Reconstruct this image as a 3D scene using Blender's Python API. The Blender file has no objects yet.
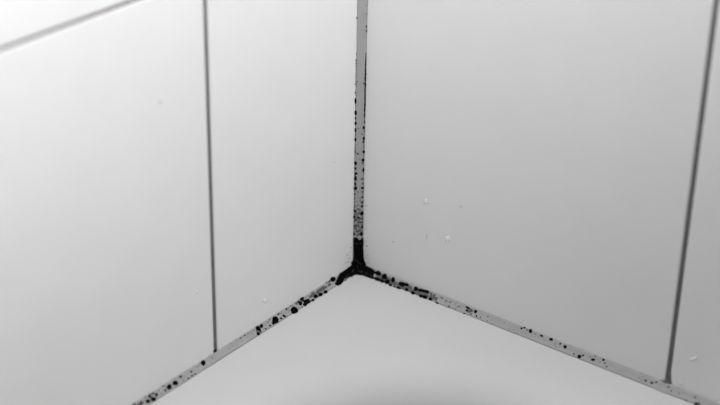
import bpy, bmesh, math, random
from mathutils import Vector, Matrix, noise
from mathutils.bvhtree import BVHTree

scene = bpy.context.scene
COL = scene.collection

# ------------------------------------------------------------------ camera
# World: left tiled wall = plane x=0 (runs towards -y), right tiled wall = plane y=0
# (runs towards +x), bathtub rim at z=ZT.  Metres.
FPX = 1547.5
CAM = Vector((0.572913, -0.764401, 0.545391))
CR = Vector((0.79512207, 0.60620677, 0.01715349))
CU = Vector((-0.28890992, 0.35377207, 0.88959338))
CF = Vector((-0.53320911, 0.71229114, -0.45643113))
cam_d = bpy.data.cameras.new('camera')
cam = bpy.data.objects.new('camera', cam_d)
COL.objects.link(cam)
cam.matrix_world = Matrix(((CR.x, CU.x, -CF.x, CAM.x), (CR.y, CU.y, -CF.y, CAM.y),
                           (CR.z, CU.z, -CF.z, CAM.z), (0, 0, 0, 1)))
cam_d.sensor_fit = 'HORIZONTAL'
cam_d.sensor_width = 36
cam_d.lens = FPX / 720 * 36
cam_d.clip_start = 0.01
cam_d.dof.use_dof = True
cam_d.dof.focus_distance = 1.03
cam_d.dof.aperture_fstop = 4.0
scene.camera = cam

# ------------------------------------------------------------------ light
scene.view_settings.view_transform = 'Standard'
scene.view_settings.look = 'None'
scene.view_settings.gamma = 1
scene.view_settings.use_curve_mapping = False
scene.view_settings.exposure = 0.0
world = bpy.data.worlds.new('world')
scene.world = world
world.use_nodes = True
world.node_tree.nodes['Background'].inputs[0].default_value = (1, 1, 1, 1)
world.node_tree.nodes['Background'].inputs[1].default_value = 0.07

# unseen spot light added out of view to the right to brighten the left wall
lamp_d = bpy.data.lights.new('unseen_spot', 'SPOT')
lamp_d.energy = 238
lamp_d.spot_size = math.radians(100)
lamp_d.spot_blend = 1.0
lamp_d.shadow_soft_size = 0.07
lamp = bpy.data.objects.new('unseen_spot', lamp_d)
COL.objects.link(lamp)
lamp.location = (1.05, -0.79, 1.20)
lamp.rotation_euler = Vector((-0.90, 0.30, -0.05)).to_track_quat('-Z', 'Y').to_euler()

# unseen disk light added above the bathtub as overhead fill
fill_d = bpy.data.lights.new('overhead_fill', 'AREA')
fill_d.shape = 'DISK'
fill_d.size = 0.50
fill_d.energy = 10.5
fill_l = bpy.data.objects.new('overhead_fill', fill_d)
COL.objects.link(fill_l)
fill_l.location = (0.32, -0.27, 1.62)      # area lights shine along -Z: straight down

# ------------------------------------------------------------------ helpers
ZT = 0.0035          # top of the bathtub rim
GH = 0.0022          # horizontal grout joint width
def link(name, me, mat=None, parent=None):
    o = bpy.data.objects.new(name, me)
    COL.objects.link(o)
    if mat and not me.materials:
        me.materials.append(mat)
    if parent:
        o.parent = parent
    return o
def mesh_of(name, verts, faces, smooth=True):
    me = bpy.data.meshes.new(name)
    me.from_pydata([tuple(v) for v in verts], [], faces)
    me.update()
    if smooth:
        me.polygons.foreach_set('use_smooth', [True] * len(me.polygons))
    return me
def tag(o, label=None, cat=None, group=None, kind=None):
    for k, v in (('label', label), ('category', cat), ('group', group), ('kind', kind)):
        if v:
            o[k] = v
    return o
def ray(px, py):
    return (CF + CR * ((px - 360) / FPX) + CU * ((202.5 - py) / FPX)).normalized()
def on_plane(px, py, axis, val):
    d = ray(px, py)
    return CAM + d * ((val - CAM[axis]) / d[axis])

def material(name, col, rough, noise_amt=0.0, nscale=20.0, bump=0.0, bscale=200.0, spec=0.5, coat=0.0):
    m = bpy.data.materials.new(name)
    m.use_nodes = True
    nt = m.node_tree
    b = nt.nodes['Principled BSDF']
    b.inputs['Roughness'].default_value = rough
    b.inputs['Specular IOR Level'].default_value = spec
    b.inputs['Coat Weight'].default_value = coat
    b.inputs['Coat Roughness'].default_value = 0.08
    b.inputs['Base Color'].default_value = (col, col, col, 1)
    geo = nt.nodes.new('ShaderNodeNewGeometry')
    if noise_amt:
        n = nt.nodes.new('ShaderNodeTexNoise')
        n.inputs['Scale'].default_value = nscale
        n.inputs['Detail'].default_value = 5
        nt.links.new(geo.outputs['Position'], n.inputs['Vector'])
        mr = nt.nodes.new('ShaderNodeMapRange')
        mr.inputs['From Min'].default_value = 0.3
        mr.inputs['From Max'].default_value = 0.7
        mr.inputs['To Min'].default_value = col * (1 - noise_amt)
        mr.inputs['To Max'].default_value = min(1, col * (1 + noise_amt))
        nt.links.new(n.outputs['Fac'], mr.inputs['Value'])
        nt.links.new(mr.outputs['Result'], b.inputs['Base Color'])
    if bump:
        n2 = nt.nodes.new('ShaderNodeTexNoise')
        n2.inputs['Scale'].default_value = bscale
        n2.inputs['Detail'].default_value = 3
        nt.links.new(geo.outputs['Position'], n2.inputs['Vector'])
        bp = nt.nodes.new('ShaderNodeBump')
        bp.inputs['Strength'].default_value = bump
        bp.inputs['Distance'].default_value = 0.0005
        nt.links.new(n2.outputs['Fac'], bp.inputs['Height'])
        nt.links.new(bp.outputs['Normal'], b.inputs['Normal'])
    return m
M_TILE = material('white_glazed_tile', 0.74, 0.34, 0.012, 30, 0.04, 60)
M_GROUT = material('grey_grout', 0.14, 0.9, 0.18, 260, 0.5, 1500, spec=0.2)
M_TUB = material('white_tub_enamel', 0.515, 0.55, 0.01, 14, 0.02, 40, spec=0.12)
M_SEAL = material('grey_silicone', 0.315, 0.65, 0.06, 120, 0.15, 400, spec=0.15)
M_MOULD = material('black_mould', 0.003, 0.9, 0.5, 900, 0.6, 1800, spec=0.03)
M_FAINT = material('grey_mould_bloom', 0.09, 0.85, 0.35, 900, 0.3, 1800, spec=0.2)
M_HAZE = material('pale_mould_film', 0.10, 0.8, 0.25, 900, 0.2, 1800, spec=0.2)
M_WISP = material('dark_grey_mould', 0.028, 0.9, 0.5, 900, 0.3, 1800, spec=0.05)
M_FLOOR = material('grey_floor_tile', 0.45, 0.5, 0.05, 12)
M_WATER = bpy.data.materials.new('water')
M_WATER.use_nodes = True
_b = M_WATER.node_tree.nodes['Principled BSDF']
# slightly cloudy, glossy drop: mostly clear, with a pale body and a shiny skin
_b.inputs['Base Color'].default_value = (0.93, 0.93, 0.93, 1)
_b.inputs['Roughness'].default_value = 0.18
_b.inputs['IOR'].default_value = 1.33
_nt = M_WATER.node_tree
_t = _nt.nodes.new('ShaderNodeBsdfTransparent')
_mx = _nt.nodes.new('ShaderNodeMixShader')
_mx.inputs[0].default_value = 0.5
_nt.links.new(_t.outputs[0], _mx.inputs[1])
_nt.links.new(_b.outputs[0], _mx.inputs[2])
_nt.links.new(_mx.outputs[0], _nt.nodes['Material Output'].inputs['Surface'])

# ------------------------------------------------------------------ setting
ZF, ZC = -0.56, 1.85
LY, LX = 1.9, 1.7              # lengths of left / right wall
def box(name, lo, hi, mat, bev=0.0, parent=None):
    bm = bmesh.new()
    bmesh.ops.create_cube(bm, size=1)
    lo, hi = Vector(lo), Vector(hi)
    for v in bm.verts:
        v.co = Vector([(lo[i] + hi[i]) / 2 + v.co[i] * (hi[i] - lo[i]) for i in range(3)])
    if bev:
        bmesh.ops.bevel(bm, geom=bm.edges[:], offset=bev, segments=3, affect='EDGES', profile=0.5)
    me = bpy.data.meshes.new(name)
    bm.to_mesh(me)
    bm.free()
    if bev:
        me.polygons.foreach_set('use_smooth', [True] * len(me.polygons))
    return link(name, me, mat, parent)

GD = 0.0011                    # grout lies this deep behind the tile faces
wall_left = tag(box('wall_left', (-0.12, -LY, ZF), (-GD, 0.12, ZC), M_GROUT),
                'white tiled wall on the left with thin grey grout joints', kind='structure')
wall_right = tag(box('wall_right', (-GD, GD, ZF), (LX, 0.12, ZC), M_GROUT),
                 'white tiled wall on the right with dark grey grout joints', kind='structure')
tag(box('floor', (-0.12, -LY, ZF - 0.1), (LX, 0.12, ZF), M_FLOOR),
    'grey bathroom floor under the bathtub', kind='structure')

# tiles: spans between joints; each tile its own object
def tile_mesh(w, h, t=0.006):
    """tile in local coords: width along +X 0..w, height along +Z 0..h, face at Y=0 looking to -Y"""
    bm = bmesh.new()
    bmesh.ops.create_cube(bm, size=1)
    for v in bm.verts:
        v.co = Vector(((v.co.x + .5) * w, (v.co.y + .5) * t, (v.co.z + .5) * h))
    ed = [e for e in bm.edges if all(abs(v.co.y) < 1e-6 for v in e.verts)]
    ed += [e for e in bm.edges if abs(e.verts[0].co.y - e.verts[1].co.y) > t / 2]
    bmesh.ops.bevel(bm, geom=ed, offset=0.0008, segments=2, affect='EDGES', profile=0.5)
    me = bpy.data.meshes.new('tile')
    bm.to_mesh(me)
    bm.free()
    me.materials.append(M_TILE)
    return me
_cache = {}
def get_tile(w, h):
    k = (round(w, 4), round(h, 4))
    if k not in _cache:
        _cache[k] = tile_mesh(w, h)
    return _cache[k]
PITCH_W, PITCH_H = 0.2533, 0.2590
HJ = 0.25914                   # height of the first horizontal joint
DL, DR = 0.14931, 0.24268      # first vertical joint on the left / right wall
rows = [ZT + 0.0012] + [HJ + i * PITCH_H for i in range(20) if HJ + i * PITCH_H < ZC]
rows.append(ZC)
def cols(first, total):
    c = [0.0006, first]
    while c[-1] + PITCH_W < total:
        c.append(c[-1] + PITCH_W)
    c.append(total)
    return c
for side, first, total, dz, GR in (('L', DL, LY, 0.0, 0.0036), ('R', DR, LX, 0.003, 0.0031)):   # GR: vertical joint width
    cs = cols(first, total)
    for ri in range(len(rows) - 1):
        z0 = rows[ri] + (GH / 2 + dz if ri else 0)
        z1 = rows[ri + 1] + (dz - GH / 2 if ri < len(rows) - 2 else 0)
        for ci in range(len(cs) - 1):
            a = cs[ci] + (GR / 2 if ci else 0.001)
            b = cs[ci + 1] - (GR / 2 if ci < len(cs) - 2 else 0)
            me = get_tile(b - a, z1 - z0)
            o = link('tile', me, None, wall_left if side == 'L' else wall_right)
            if side == 'R':
                o.location = (a, 0, z0)
            else:
                o.location = (0, -b, z0)
                o.rotation_euler = (0, 0, math.pi / 2)

# ------------------------------------------------------------------ bathtub
TX, TY = 0.76, 1.72            # outer size (x, -y)
def tub_height(x, y):
    inset, rad, lip = 0.036, 0.150, 0.040
    hx, hy = TX / 2 - inset, TY / 2 - inset
    qx, qy = abs(x - TX / 2) - (hx - rad), abs(y + TY / 2) - (hy - rad)
    d = math.hypot(max(qx, 0), max(qy, 0)) + min(max(qx, qy), 0) - rad
    d = -d                      # >0 inside the basin
    if d <= 0:
        return ZT
    if d < lip:                 # rounded lip rolling down into the basin
        return ZT - (lip - math.sqrt(max(lip * lip - d * d, 0))) * 0.9
    t = min((d - lip) / 0.14, 1)
    return ZT - lip * 0.9 - 0.33 * (1 - (1 - t) ** 2.2)
def tub():
    xs = sorted(set([round(i * 0.005, 4) for i in range(0, 60)] + [round(0.30 + i * 0.02, 4) for i in range(0, 24)]))
    xs = [x for x in xs if x <= TX + 1e-6]
    if xs[-1] < TX - 1e-4:
        xs.append(TX)
    ys = sorted(set([round(i * 0.005, 4) for i in range(0, 70)] + [round(0.35 + i * 0.03, 4) for i in range(0, 60)]))
    ys = [y for y in ys if y < TY - 1e-4] + [TY]
    verts, faces = [], []
    for y in ys:
        for x in xs:
            e = min(TX - x, TY - y)
            verts.append((x + 0.0006, -y - 0.0006, tub_height(x, -y)))
    nx, ny = len(xs), len(ys)
    for j in range(ny - 1):
        for i in range(nx - 1):
            a = j * nx + i
            faces.append((a, a + nx, a + nx + 1, a + 1))
    # outer skirt
    loop = [i for i in range(nx)] + [j * nx + nx - 1 for j in range(1, ny)] + \
           [(ny - 1) * nx + i for i in range(nx - 2, -1, -1)] + [j * nx for j in range(ny - 2, 0, -1)]
    base = len(verts)
    for k in loop:
        v = verts[k]
        verts.append((v[0], v[1], ZF))
    n = len(loop)
    for k in range(n):
        faces.append((loop[k], loop[(k + 1) % n], base + (k + 1) % n, base + k))
    me = mesh_of('bathtub', verts, faces, True)
    for p in me.polygons:
        if abs(p.normal.z) < 0.05 and p.area > 0.002:
            p.use_smooth = False
    return link('bathtub', me, M_TUB)
bathtub = tag(tub(), 'smooth white bathtub, its flat rim and rounded basin edge below the tiles', 'bathtub')

# ------------------------------------------------------------------ sealant beads
def bead(name, length, place, legs, seed, step=0.004):
    """place(t, a, b): t along, a = distance off surface A, b = distance off surface B (both >=0)"""
    verts, faces = [], []
    n = int(length / step)
    NP = 7
    for i in range(n + 1):
        t = length * i / n
        wa = legs[0] + 0.00022 * noise.noise((t * 70, seed, 0.3)) + 0.0002 * noise.noise((t * 220, seed, 4.3))
        wb = legs[1] + 0.00022 * noise.noise((t * 70, seed, 7.7)) + 0.0002 * noise.noise((t * 220, seed, 9.3))
        for k in range(NP):
            s = k / (NP - 1)
            a, b = wa * (1 - s), wb * s
            c = 1 - 0.16 * math.sin(math.pi * s)      # tooled, slightly hollow face
            a, b = a * c, b * c
            a, b = a + 0.00012, b + 0.00012
            if k == 0:
                b = -0.0002
            if k == NP - 1:
                a = -0.0002
            verts.append(place(t, a, b))
        verts.append(place(t, -0.0003, -0.0003))
    m = NP + 1
    for i in range(n):
        for k in range(m):
            a0, a1 = i * m + k, i * m + (k + 1) % m
            faces.append((a0, a1, a1 + m, a0 + m))
    faces.append(tuple(range(m)))
    faces.append(tuple(range(n * m, n * m + m)))
    me = mesh_of(name, verts, faces)
    bm = bmesh.new()
    bm.from_mesh(me)
    bmesh.ops.recalc_face_normals(bm, faces=bm.faces[:])
    bm.to_mesh(me)
    bm.free()
    return link(name, me, M_SEAL)
# vertical: A runs along the left wall (-y), B along the right wall (+x)
seal_v = bead('sealant_bead', ZC - ZT - 0.01, lambda t, a, b: (b, -a, ZT + 0.0005 + t), (0.00658, 0.00386), 1.0)
tag(seal_v, 'vertical grey silicone sealant strip up the wall corner, edges speckled with black mould', 'sealant', 'silicone sealant strips')
# left: A up the wall, B out over the rim
seal_l = bead('sealant_bead', TY, lambda t, a, b: (b, -t - 0.0004, ZT + a), (0.0043, 0.0043), 2.0)
tag(seal_l, 'grey silicone sealant strip between left wall and bathtub, dotted with large round black mould spots', 'sealant', 'silicone sealant strips')
seal_r = bead('sealant_bead', TX, lambda t, a, b: (t + 0.0004, -b, ZT + a), (0.0043, 0.0054), 3.0)
tag(seal_r, 'grey silicone sealant strip between right wall and bathtub, mould thinning away from the corner', 'sealant', 'silicone sealant strips')

# ------------------------------------------------------------------ mould (real patches grown on the beads)
def surface_bvh():
    V, F = [], []
    def add(vs, fs):
        o = len(V)
        V.extend(vs)
        F.extend([tuple(i + o for i in f) for f in fs])
    for s in (seal_v, seal_l, seal_r):
        add([v.co.copy() for v in s.data.vertices], [tuple(p.vertices) for p in s.data.polygons])
    add([Vector((0, 0, ZT)), Vector((0, -1, ZT)), Vector((0, -1, 1)), Vector((0, 0, 1))], [(0, 1, 2, 3)])
    add([Vector((0, 0, ZT)), Vector((1, 0, ZT)), Vector((1, 0, 1)), Vector((0, 0, 1))], [(0, 1, 2, 3)])
    add([Vector((0, 0, ZT)), Vector((1, 0, ZT)), Vector((1, -1, ZT)), Vector((0, -1, ZT))], [(0, 1, 2, 3)])
    return BVHTree.FromPolygons(V, F)
BVH = surface_bvh()
def hit(px, py):
    d = ray(px, py)
    p, nrm, idx, dist = BVH.ray_cast(CAM, d)
    if nrm.dot(d) > 0:
        nrm = -nrm
    return p, nrm
rng = random.Random(11)
def blob(px, py, rx, ry=None, ang=0.0, hgt=None, wob=0.13, nseg=None):
    """irregular low dome that hugs the surfaces around the place where it grows"""
    ry = rx if ry is None else ry
    rx, ry = rx * 1.08 + 0.10, ry * 1.08 + 0.10
    r = max(rx, ry)
    nseg = nseg or (18 if r > 1.4 else 10 if r > 0.7 else 7)
    hgt = hgt if hgt is not None else 0.00006 + 0.00009 * min(r, 2.5)
    ca, sa = math.cos(ang), math.sin(ang)
    sd = rng.random() * 100
    verts, faces = [], []
    p, n = hit(px, py)
    verts.append(p + n * hgt)
    rings = ((0.55, 0.9), (0.86, 0.6), (1.0, 0.05))
    for fr, fh in rings:
        for k in range(nseg):
            th = 2 * math.pi * k / nseg
            w = 1 + wob * 2 * noise.noise((math.cos(th) * 1.6 + sd, math.sin(th) * 1.6, sd))
            u, v = math.cos(th) * rx * fr * w, math.sin(th) * ry * fr * w
            p, n = hit(px + u * ca - v * sa, py + u * sa + v * ca)
            verts.append(p + n * hgt * fh)
    for k in range(nseg):
        k2 = (k + 1) % nseg
        faces.append((0, 1 + k2, 1 + k))
        for q in range(len(rings) - 1):
            a = 1 + q * nseg
            faces.append((a + k, a + k2, a + nseg + k2, a + nseg + k))
    return verts, faces
def spot(parent, *a, mat=None, name='mould_spot', **kw):
    v, f = blob(*a, **kw)
    return link(name, mesh_of(name, v, f), mat or M_MOULD, parent)
class Specks:
    def __init__(self):
        self.v, self.f = [], []
    def add(self, *a, **kw):
        v, f = blob(*a, **kw)
        o = len(self.v)
        self.v += v
        self.f += [tuple(i + o for i in q) for q in f]
    def build(self, name, mat, parent, label):
        if self.v:
            o = link(name, mesh_of(name, self.v, self.f), mat, parent)
            tag(o, label, kind='stuff')
def polygon_patch(parent, outline, hgt=0.00012, mat=None, name='mould_patch', sub=3):
    """ragged patch grown over the beads: outline is subdivided and draped on the surfaces"""
    bm = bmesh.new()
    n = len(outline)
    pts = []
    for i in range(n):
        (x0, y0), (x1, y1) = outline[i], outline[(i + 1) % n]
        L = math.hypot(x1 - x0, y1 - y0)
        m = max(1, int(L / 0.9))
        for k in range(m):
            t = k / m
            x, y = x0 + (x1 - x0) * t, y0 + (y1 - y0) * t
            pts.append((x + 0.45 * noise.noise((x * .9, y * .9, 1.5)), y + 0.45 * noise.noise((x * .9, y * .9, 8.5))))
    vs = [bm.verts.new((x, y, 0)) for x, y in pts]
    bm.faces.new(vs)
    xs, ys = [p[0] for p in pts], [p[1] for p in pts]
    for axis, lo, hi in ((0, min(xs), max(xs)), (1, min(ys), max(ys))):
        q = lo + 0.8
        while q < hi:
            co = Vector((q, 0, 0)) if axis == 0 else Vector((0, q, 0))
            no = Vector((1, 0, 0)) if axis == 0 else Vector((0, 1, 0))
            bmesh.ops.bisect_plane(bm, geom=bm.verts[:] + bm.edges[:] + bm.faces[:], plane_co=co, plane_no=no)
            q += 0.8
    for v in bm.verts:
        x, y = v.co.x, v.co.y
        p, nn = hit(x, y)
        edge = v.is_boundary
        h = -0.00004 if edge else hgt * (0.8 + 0.7 * noise.noise((x * .6, y * .6, 2.2)))
        v.co = p + nn * h
    bmesh.ops.triangulate(bm, faces=bm.faces[:])
    bmesh.ops.recalc_face_normals(bm, faces=bm.faces[:])
    me = bpy.data.meshes.new(name)
    bm.to_mesh(me)
    bm.free()
    me.polygons.foreach_set('use_smooth', [True] * len(me.polygons))
    return link(name, me, mat or M_MOULD, parent)

# solid black growth around the three-way junction
polygon_patch(seal_v, [(352.9, 238), (355, 237), (357.5, 237.3), (359, 239.5), (360.5, 239.8), (361.5, 237.3), (363.7, 237.8),
                       (363.8, 246), (363.9, 256), (364.6, 260.5), (366.2, 263.6), (365.8, 266),
                       (361, 269), (357, 269), (351.5, 266.5), (350.6, 263), (352.6, 259.8), (353.2, 256), (353.0, 247)])
polygon_patch(seal_l, [(356.5, 264), (351, 265.2), (345, 269.8), (339.5, 273.2), (337.8, 277), (336.2, 279.8), (335.5, 284.0),
                       (338, 285.8), (342.5, 283), (345, 279.2), (347.5, 278.6), (350, 276.8), (353.5, 275.6), (359, 274.5), (361, 269)])
polygon_patch(seal_r, [(356, 264), (365.2, 265.2), (370, 267.2), (375, 270.2), (375.5, 273), (373.6, 275.2), (374.2, 278.6), (370, 278.2), (366, 276.6),
                       (362, 275.6), (357.5, 275.4), (356.5, 270)])

# greyer wisps running over the black growth
for a in [(355.6,260.4,2.2,.5,.6),(359.5,263.2,2.2,.45,.5),(353,270.8,2.4,.6,-.9),(360.5,271.6,2.6,.7,.3),(357.6,267,1.4,.5,1.2),(366.5,273.6,2.0,.5,.3),
          (356.2,243.6,1.6,.4,.1),(360.5,243.3,1.2,.35,-.2),(346.5,276.6,2.4,.55,-.6),(371.5,275.8,1.4,.5,.4)]:
    spot(seal_v, *a, mat=M_WISP, name='mould_wisp', hgt=0.00032, wob=0.35, nseg=14)
VERT = [(356.8,18,.7),(366.6,26.5,.65,1.2),(366.5,31,.65,1),(356.4,54.3,.5),(356.2,60.3,.75),(356,63.5,.6),(355.7,77,.5),(357.3,81.5,.5),
 (355.5,84,.6),(365.3,78.3,.95,1.2),(364,83.2,.7),(355.3,92.7,.75),(355.5,101,.95,2.6),(355.7,112.7,1.15,2.2),(355.6,118.3,.8,1.2),
 (355.6,123.3,1.05,1.6),(355.5,130,.85,2.2),(355.4,139.4,1.0,1.3),(355.2,152,.6,.8),(357.5,153.5,.7),(364.4,122,.5,1.5),
 (363.8,127.7,1.2,1.4),(364.4,132,.5),(363.8,138.5,1.1,1.6),(363.3,142,.9,.9),(363.8,151.8,1.1,1.6),(355.5,163.2,1.3,1.7),
 (355.3,168.5,1.1,1.2),(355.9,173.5,1.6,1.1),(355.4,178.5,1.4,2.4),(355.1,184,1.0,1.6),(355.4,188.3,1.6,1.7),(358,154,.9,.5,.7),
 (363,160,1.35,1.4),(363.3,170,1.0,1.8),(362.9,183.5,.8),(362.5,187.9,1.6,1.1),(354.8,194,.8),(354.6,207,.7),(355,211,1.4,1.2),
 (354.3,217,1.1,1.5),(362.6,192,.75),(362.6,197,1.0,1.2),(362.1,202.3,.9,1),(362.1,206.3,1.05,1.4),(362,213.5,1.6,2.0),
 (358.2,217.5,1.2,1),(362.3,227,1.05,1.5),(354.1,234,1.05,1.3),(361.6,234,1.4,2.1),(361,222.5,1.1,.9),(362.8,218.5,.7),(354.6,221,.8),
 (354.3,226,.6,.9),(358.6,226.3,.7,.5),(357.6,235.2,.8,.6)]
VERT_F = [(366.8,14,.5),(366.7,6,.4),(355.8,66.3,.45),(355.8,73,.4),(358.3,128.5,.9,.4),(362,134,.65),(357.6,144.4,.4),(359.6,159.4,.4),
 (362.3,163,.85),(362,179,1.1,1.2),(358,192,.6),(358.5,205,.5),(358.2,209,.6),(357,213,1),(358,231,.6),(355,229,.5),(358.5,222,1.2,1.6),
 (356.3,219.5,1.2,1.4),(360,218.8,1.3,1.3),(359,213.5,.9),(355.3,146,.5)]
LEFT = [(338.6,282.6,3.4,2.5,-.55),(333,279.4,2.8,2.2,-.4),(329.2,281.5,1,.8),(325.6,291.8,1.9,1.8),(320.8,294.5,2.3,1.6,-.4),(315.6,296.3,2.2,1.7,-.3),
 (313,300,1.25,1.2),(310.6,301,.6),(302,299,2.0,1.7,-.5),(306.6,301.4,3.0,2.4,-.3),(305,304.5,1.8,1.5),(300.5,303.4,1.6,2.0),
 (298.5,301.7,1.0),(294.3,310.3,3.5,3.2),(302.3,307.3,.5),(283.5,315.5,.9),(275.5,320,3.0,3.4,-.3),(273.3,323.4,1.3,1.2),(281,318.3,1.1,1),
 (284.5,316.2,1.4,.8,.5),(286.5,309,1.0,.9),(270,325.5,1.1,.7),(265.8,328.7,.7),(261.5,326,1.5,1.7),(257.8,328.2,2,2.3),
 (258.3,333.7,1.5,1.6),(260,330.5,1.2,1.2),(244.7,335.2,.75),(240.5,338,.6),(203.4,363,2.1,2.5),(191.2,371.6,.9),(195,374,.9,.6),(192,375.6,1.1,.7),
 (188.3,378.3,.9,.8),(180.5,376.7,1.2,1.0),(175.4,383,2.4,2.3),(169.2,387,2.5,2.4),(165.3,390.4,1,1.3),(163,385.8,1.0,.6),
 (149.8,396,1.6,1.7),(153,393.5,1.3,.8),(156.5,394.7,1.4,1.6),(153.5,399,2.4,2.2),(148,401.2,2.3,1.8,-.4),(145,397,1.0,.7),
 (141.5,403,1.6,1.5),(139,405,1.4),(134.4,404.2,1.6,1.3),(345.6,280.3,1.0,.7),(351.5,276.2,1.2,.8),
 (128,408.5,2.2,2.0),(122,413,1.8,1.6),(116,415,2.3,2.0)]
LEFT_F = [(329.5,284.5,1.5,1.1),(326.5,282.5,.9,.6),(296.5,303.5,1.2),(278.5,314,1.3,.9),(248,333.3,.5),(251,332,.5),(248,336.7,.4),
 (268,322,.6),(269.5,319.5,.6),(183.5,380.2,.7),(212.5,358,.4),(198,366.5,.45),(185,377,.5),(158.7,390,.6),(161,393.5,.6),
 (311,296.2,1.6,1.1,-.5),(318,291.5,2.0,1.3,-.5),(254,330.5,.5),(236,339.5,.5),(231,343,.4),(323.5,287.3,1.5,1)]
LEFT_H = [(321,289.6,5.0,1.9,-.58),(312.5,294.8,4.0,1.6,-.58),(300.5,301.2,3.3,1.7,-.58),(258.5,331,2.8,2.0,-.5)]
RIGHT = [(378.2,273.4,3.0,2.2,.3),(384.5,277,2.8,2.8),(377.5,279.2,3.6,1.7,.36),(371.5,277.6,2.2,1.3,.3),(367,276,2,1.1,.3),(387.3,281.7,2.6,2.4),
 (382,281,2.2,1.5,.3),(390.5,285,1.8,1.2,.3),(393,280,1.9,2.6),(394.5,286.7,1.4,.7,.3),(398.5,287.9,2.3,1.2,.4),(402.3,284.2,3.6,2.3,.25),
 (406.6,284.6,2.2,1.5,.3),(406.7,289.6,1.6,1.6),(413,292.9,2,1.6,.2),(416,289,2.3,2.2),(420.5,290.3,2.1,1.7),
 (424,291,2.2,1.5,.3),(427.2,291.8,2.3,1.4,.4),(421,296,2.3,1.4,.2),(425,297,2.6,1.8,.2),(430.5,299,1.8,1.3,.3),(437,303,1.6,.8,.4),
 (467.7,307.6,2.1,.9,.4),(467,310.5,1.1),(475.5,311.6,1.5,1.5),(464.2,313.6,1,.6),(476.4,315.7,.7),(480.5,317.4,.6),
 (521.5,328.4,1,.9),(524.4,327.7,1.1,.8),(530.6,331,1.6,1.8),(541.5,335.8,1.4,.9,.3),(551.2,339.3,1.7,1.3),(560.3,343.8,.9,.8),
 (565.2,346.8,1.6,1.6),(579.3,356.4,1.9,1.7),(583,355.4,.9,.8),(593,359.7,1.9,1.1),(603.5,359.8,1.3,1.1),(604.8,363,.7),(606.5,366.5,.7),
 (595.5,356.3,.8,.4),(645.7,380.8,.9),(651.8,382.8,1.3,1.2),(656.3,382.2,.9),(686.3,400.5,.8,.6),(695.2,397.3,1,.6),
 (696,404,1.8,1.5),(699,403.8,1.2)]
RIGHT_F = [(434.5,295,1.2,.8),(436,300.5,.8),(442,298,.8),(449,306.3,.9),(446.5,301,.6),(431,293.5,1.3,1),(471,310,1.2),(455.5,304,.5),
 (450.3,302.5,.5),(459,306.5,.8),(471,314,.9),(488,316.5,.7),(556,346.8,.5),(527,330,.7),(535,334,.5),(574,354,.9),(590,357,.6),
 (600,362,.45),(639,378,.6),(641.5,380,.45),(668.5,387,1.4,.8),(671.2,390.8,.8),(678.8,393.3,.7),(504.5,322.5,.4),(509,329,.4),(620,370.5,.5),
 (437,297.8,.7),(394,284,1.0,.9),(410.5,287.5,1.5,1.2)]
RIGHT_H = [(384,280,3.2,1.6,.36),(388.5,278.8,3,1.5,.5),(397,283.8,2.6,1.6,.3),(399.5,286,2.6,1.3,.3),(409.5,286.8,3.0,1.5,.3),(411,290.6,2.6,1.4,.3),(417,292,3.2,2.2,.3),(426,294.4,3.6,2.2,.36),(381,276.2,3.6,2.6,.36),(391,281.9,5.5,2.3,.36),(404,287,5,2.3,.36),(420,293.2,7.5,2.5,.36),(433,297.6,4,2,.36),(469.5,310.5,3.4,2.0,.4)]

# fine random growth: chains along the edges and a denser sprinkle towards the corner
fine = {'v': Specks(), 'l': Specks(), 'r': Specks()}
fine_f = {'v': Specks(), 'l': Specks(), 'r': Specks()}
y = 54.0
while y < 118:
    xr = 366.0 - (y - 54) / 64 * 1.5
    fine['v' ].add(xr + rng.uniform(-.25, .25), y, rng.uniform(.45, .8) * (0.7 if y < 62 else 1), rng.uniform(.7, 1.2)) if (y > 62 or rng.random() < .6) \
        else fine_f['v'].add(xr, y, .5, .8)
    y += rng.uniform(.9, 2.1)
y = 60.0
while y < 236:
    xl = 356.0 - (y - 60) / 176 * 1.9
    (fine if rng.random() < .45 else fine_f)['v'].add(xl + rng.uniform(-.2, .3), y, rng.uniform(.3, .5), rng.uniform(.35, .8))
    y += rng.uniform(1.3, 3.0)
y = 118.0
while y < 236:
    xr = 364.4 - (y - 118) / 118 * 1.6
    (fine if rng.random() < .5 else fine_f)['v'].add(xr + rng.uniform(-.3, .2), y, rng.uniform(.3, .5), rng.uniform(.35, .7))
    y += rng.uniform(1.5, 3.2)
for i in range(150):
    y = 236 - abs(rng.gauss(0, 20))
    if y < 120:
        continue
    xl = 356.0 - (y - 60) / 176 * 1.9
    (fine if rng.random() < .3 else fine_f)['v'].add(rng.uniform(xl + .5, xl + 8.5), y, rng.uniform(.25, .5), rng.uniform(.25, .6))
for i in range(35):
    d = abs(rng.gauss(0, 55)) + 20
    x = 352 - d
    yc = 269.5 + (351.5 - x) * 0.634
    (fine if rng.random() < .4 else fine_f)['l'].add(x, yc + rng.uniform(-3.2, 4), rng.uniform(.25, .45))
for i in range(20):
    x = 352 - rng.uniform(20, 215)
    yc = 269.5 + (351.5 - x) * 0.634
    (fine if rng.random() < .4 else fine_f)['l'].add(x, yc + rng.uniform(-3.2, 4), rng.uniform(.2, .35))
for i in range(50):
    x = 366 + abs(rng.gauss(0, 50)) + 8
    yc = 269.5 + (x - 364) * 0.393
    (fine if rng.random() < .35 else fine_f)['r'].add(x, yc + rng.uniform(-3.4, 4.2), rng.uniform(.25, .45))
for i in range(26):
    x = rng.uniform(430, 718)
    yc = 269.5 + (x - 364) * 0.393
    (fine if rng.random() < .3 else fine_f)['r'].add(x, yc + rng.uniform(-3.4, 4.2), rng.uniform(.2, .35))

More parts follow.
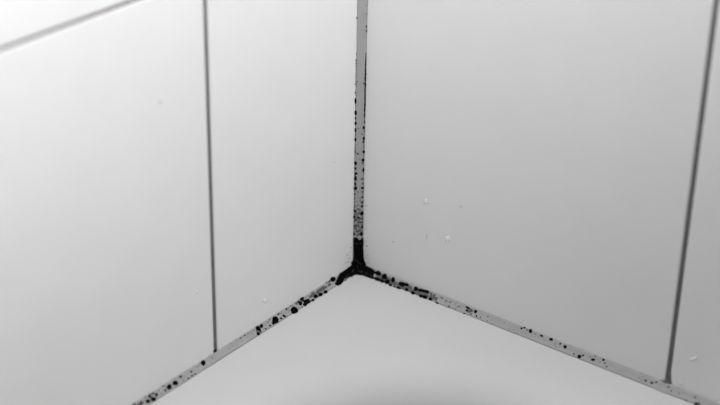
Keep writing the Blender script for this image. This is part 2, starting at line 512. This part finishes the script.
for key, obj, dark, faint, haze in (('v', seal_v, VERT, VERT_F, []), ('l', seal_l, LEFT, LEFT_F, LEFT_H), ('r', seal_r, RIGHT, RIGHT_F, RIGHT_H)):
    for a in haze:
        spot(obj, *a, mat=M_HAZE, name='mould_film', hgt=0.00013, wob=0.3, nseg=22)
    for a in dark:
        if max(a[2], a[3] if len(a) > 3 else 0) >= 1.0:
            spot(obj, *a)
        else:
            fine[key].add(*a)
    for a in faint:
        if max(a[2], a[3] if len(a) > 3 else 0) >= 1.0:
            spot(obj, *a, mat=M_FAINT)
        else:
            fine_f[key].add(*a)
    fine[key].build('mould_specks', M_MOULD, obj, 'tiny black mould specks')
    fine_f[key].build('mould_bloom', M_FAINT, obj, 'tiny faded grey mould specks')

# mould on the tiles next to the corner and in the grout foot
spot(wall_left, 215.1, 350.7, 2.1, 1.15, -0.75)
ws, wr = Specks(), Specks()
for (x, y, r) in [(334.2,162.2,.3),(347.3,255,.4),(349,258.5,.4),(350.3,252,.3),(351.2,247.5,.35),(346,262.5,.35),(348.6,262,.45)]:
    ws.add(x, y, r, hgt=0.00004)
for (x, y, r) in [(366.8,246,.5),(366.3,250.5,.35),(367.6,255,.4),(365.8,257.5,.4),(393,241.5,.35),(369.5,259,.35),(365.3,241,.35),(366.4,206,.4),(368,262.5,.4)]:
    wr.add(x, y, r, hgt=0.00004)
ws.build('mould_specks', M_FAINT, wall_left, 'faint mould specks on the glaze')
wr.build('mould_specks', M_FAINT, wall_right, 'faint mould specks on the glaze')

# sealant smeared up into the foot of the right-hand grout joint, and the loose lip below it
def patch(name, pts, hgt, mat, parent):
    return polygon_patch(parent, pts, hgt, mat, name)
patch('grout_smear', [(659.5, 379.6), (664.5, 380.2), (667.2, 378.5), (667.8, 374), (671.6, 374), (671.3, 380), (672.5, 384.3), (668.5, 384.2), (664, 382.8)], 0.0002, M_GROUT, seal_r)
tag(patch('sealant_lip', [(652, 387.2), (660, 389.6), (666, 391.9), (671, 394.9), (667.5, 394.6), (661, 392.2), (655, 389.6)], 0.0007, M_SEAL, seal_r), 'small loose lip of sealant')

# ------------------------------------------------------------------ water drops on the tiles
def drop(label, axis, px, py, rx, ry, ang=0.0, pear=0.0, hgt=0.0008, group='water drops on the tiles'):
    c = on_plane(px, py, axis, 0.0)
    nrm = Vector((1, 0, 0)) if axis == 0 else Vector((0, -1, 0))
    nseg, nr = 20, 6
    ca, sa = math.cos(ang), math.sin(ang)
    verts, faces = [c + nrm * hgt], []
    for q in range(1, nr + 1):
        fr = q / nr
        hh = hgt * math.sqrt(max(0, 1 - fr ** 2.4))
        for k in range(nseg):
            th = 2 * math.pi * k / nseg
            u, v = math.cos(th) * rx * fr, math.sin(th) * ry * fr
            if v < 0:
                u *= 1 - pear * (-v / ry)
            p = on_plane(px + u * ca - v * sa, py + u * sa + v * ca, axis, 0.0)
            low = 1 + 0.45 * pear * math.sin(th) * fr
            verts.append(p + nrm * (hh * low + (0.00002 if q < nr else -0.00005)))
    for k in range(nseg):
        k2 = (k + 1) % nseg
        faces.append((0, 1 + k, 1 + k2))
        for q in range(nr - 1):
            a = 1 + q * nseg
            faces.append((a + k, a + nseg + k, a + nseg + k2, a + k2))
    me = mesh_of('water_drop', verts, faces)
    bm = bmesh.new()
    bm.from_mesh(me)
    bmesh.ops.recalc_face_normals(bm, faces=bm.faces[:])
    bm.to_mesh(me)
    bm.free()
    return tag(link('water_drop', me, M_WATER), label, 'water drop', group)
drop('upper of two clear water drops in the middle of the right wall', 1, 425.8, 201.3, 2.0, 2.9, 0, .45)
drop('lower, larger of two clear water drops in the middle of the right wall', 1, 447.6, 239.3, 2.9, 3.4, 0, .35)
drop('long slanted water drop right of the dark grout joint on the right wall', 1, 693.8, 358.6, 4.6, 1.7, -.35, 0)
drop('short water drop just above the sealant beside the foot of the right grout joint', 1, 681.3, 384, 2.9, 2.0, .35, 0, .0006)
drop('thin water trickle left of the larger drop on the right wall', 1, 426.6, 236.5, .7, 3.2, 0, .3, .0003)
drop('tiny water bead right of the upper drop on the right wall', 1, 461, 206.5, 1.0, 1.1, 0, .2, .0003)
drop('round water drop on left wall above the large mould spots', 0, 264.8, 300.6, 2.4, 2.6, 0, .3, .0006)
drop('tiny water bead on left wall just left of the vertical grout joint', 0, 196.8, 292, 1.1, 1.3, 0, .3, .0004)
drop('tiny water bead high on the bright large tile of the left wall', 0, 160, 102, 1.4, 1.6, 0, .3, .0003)
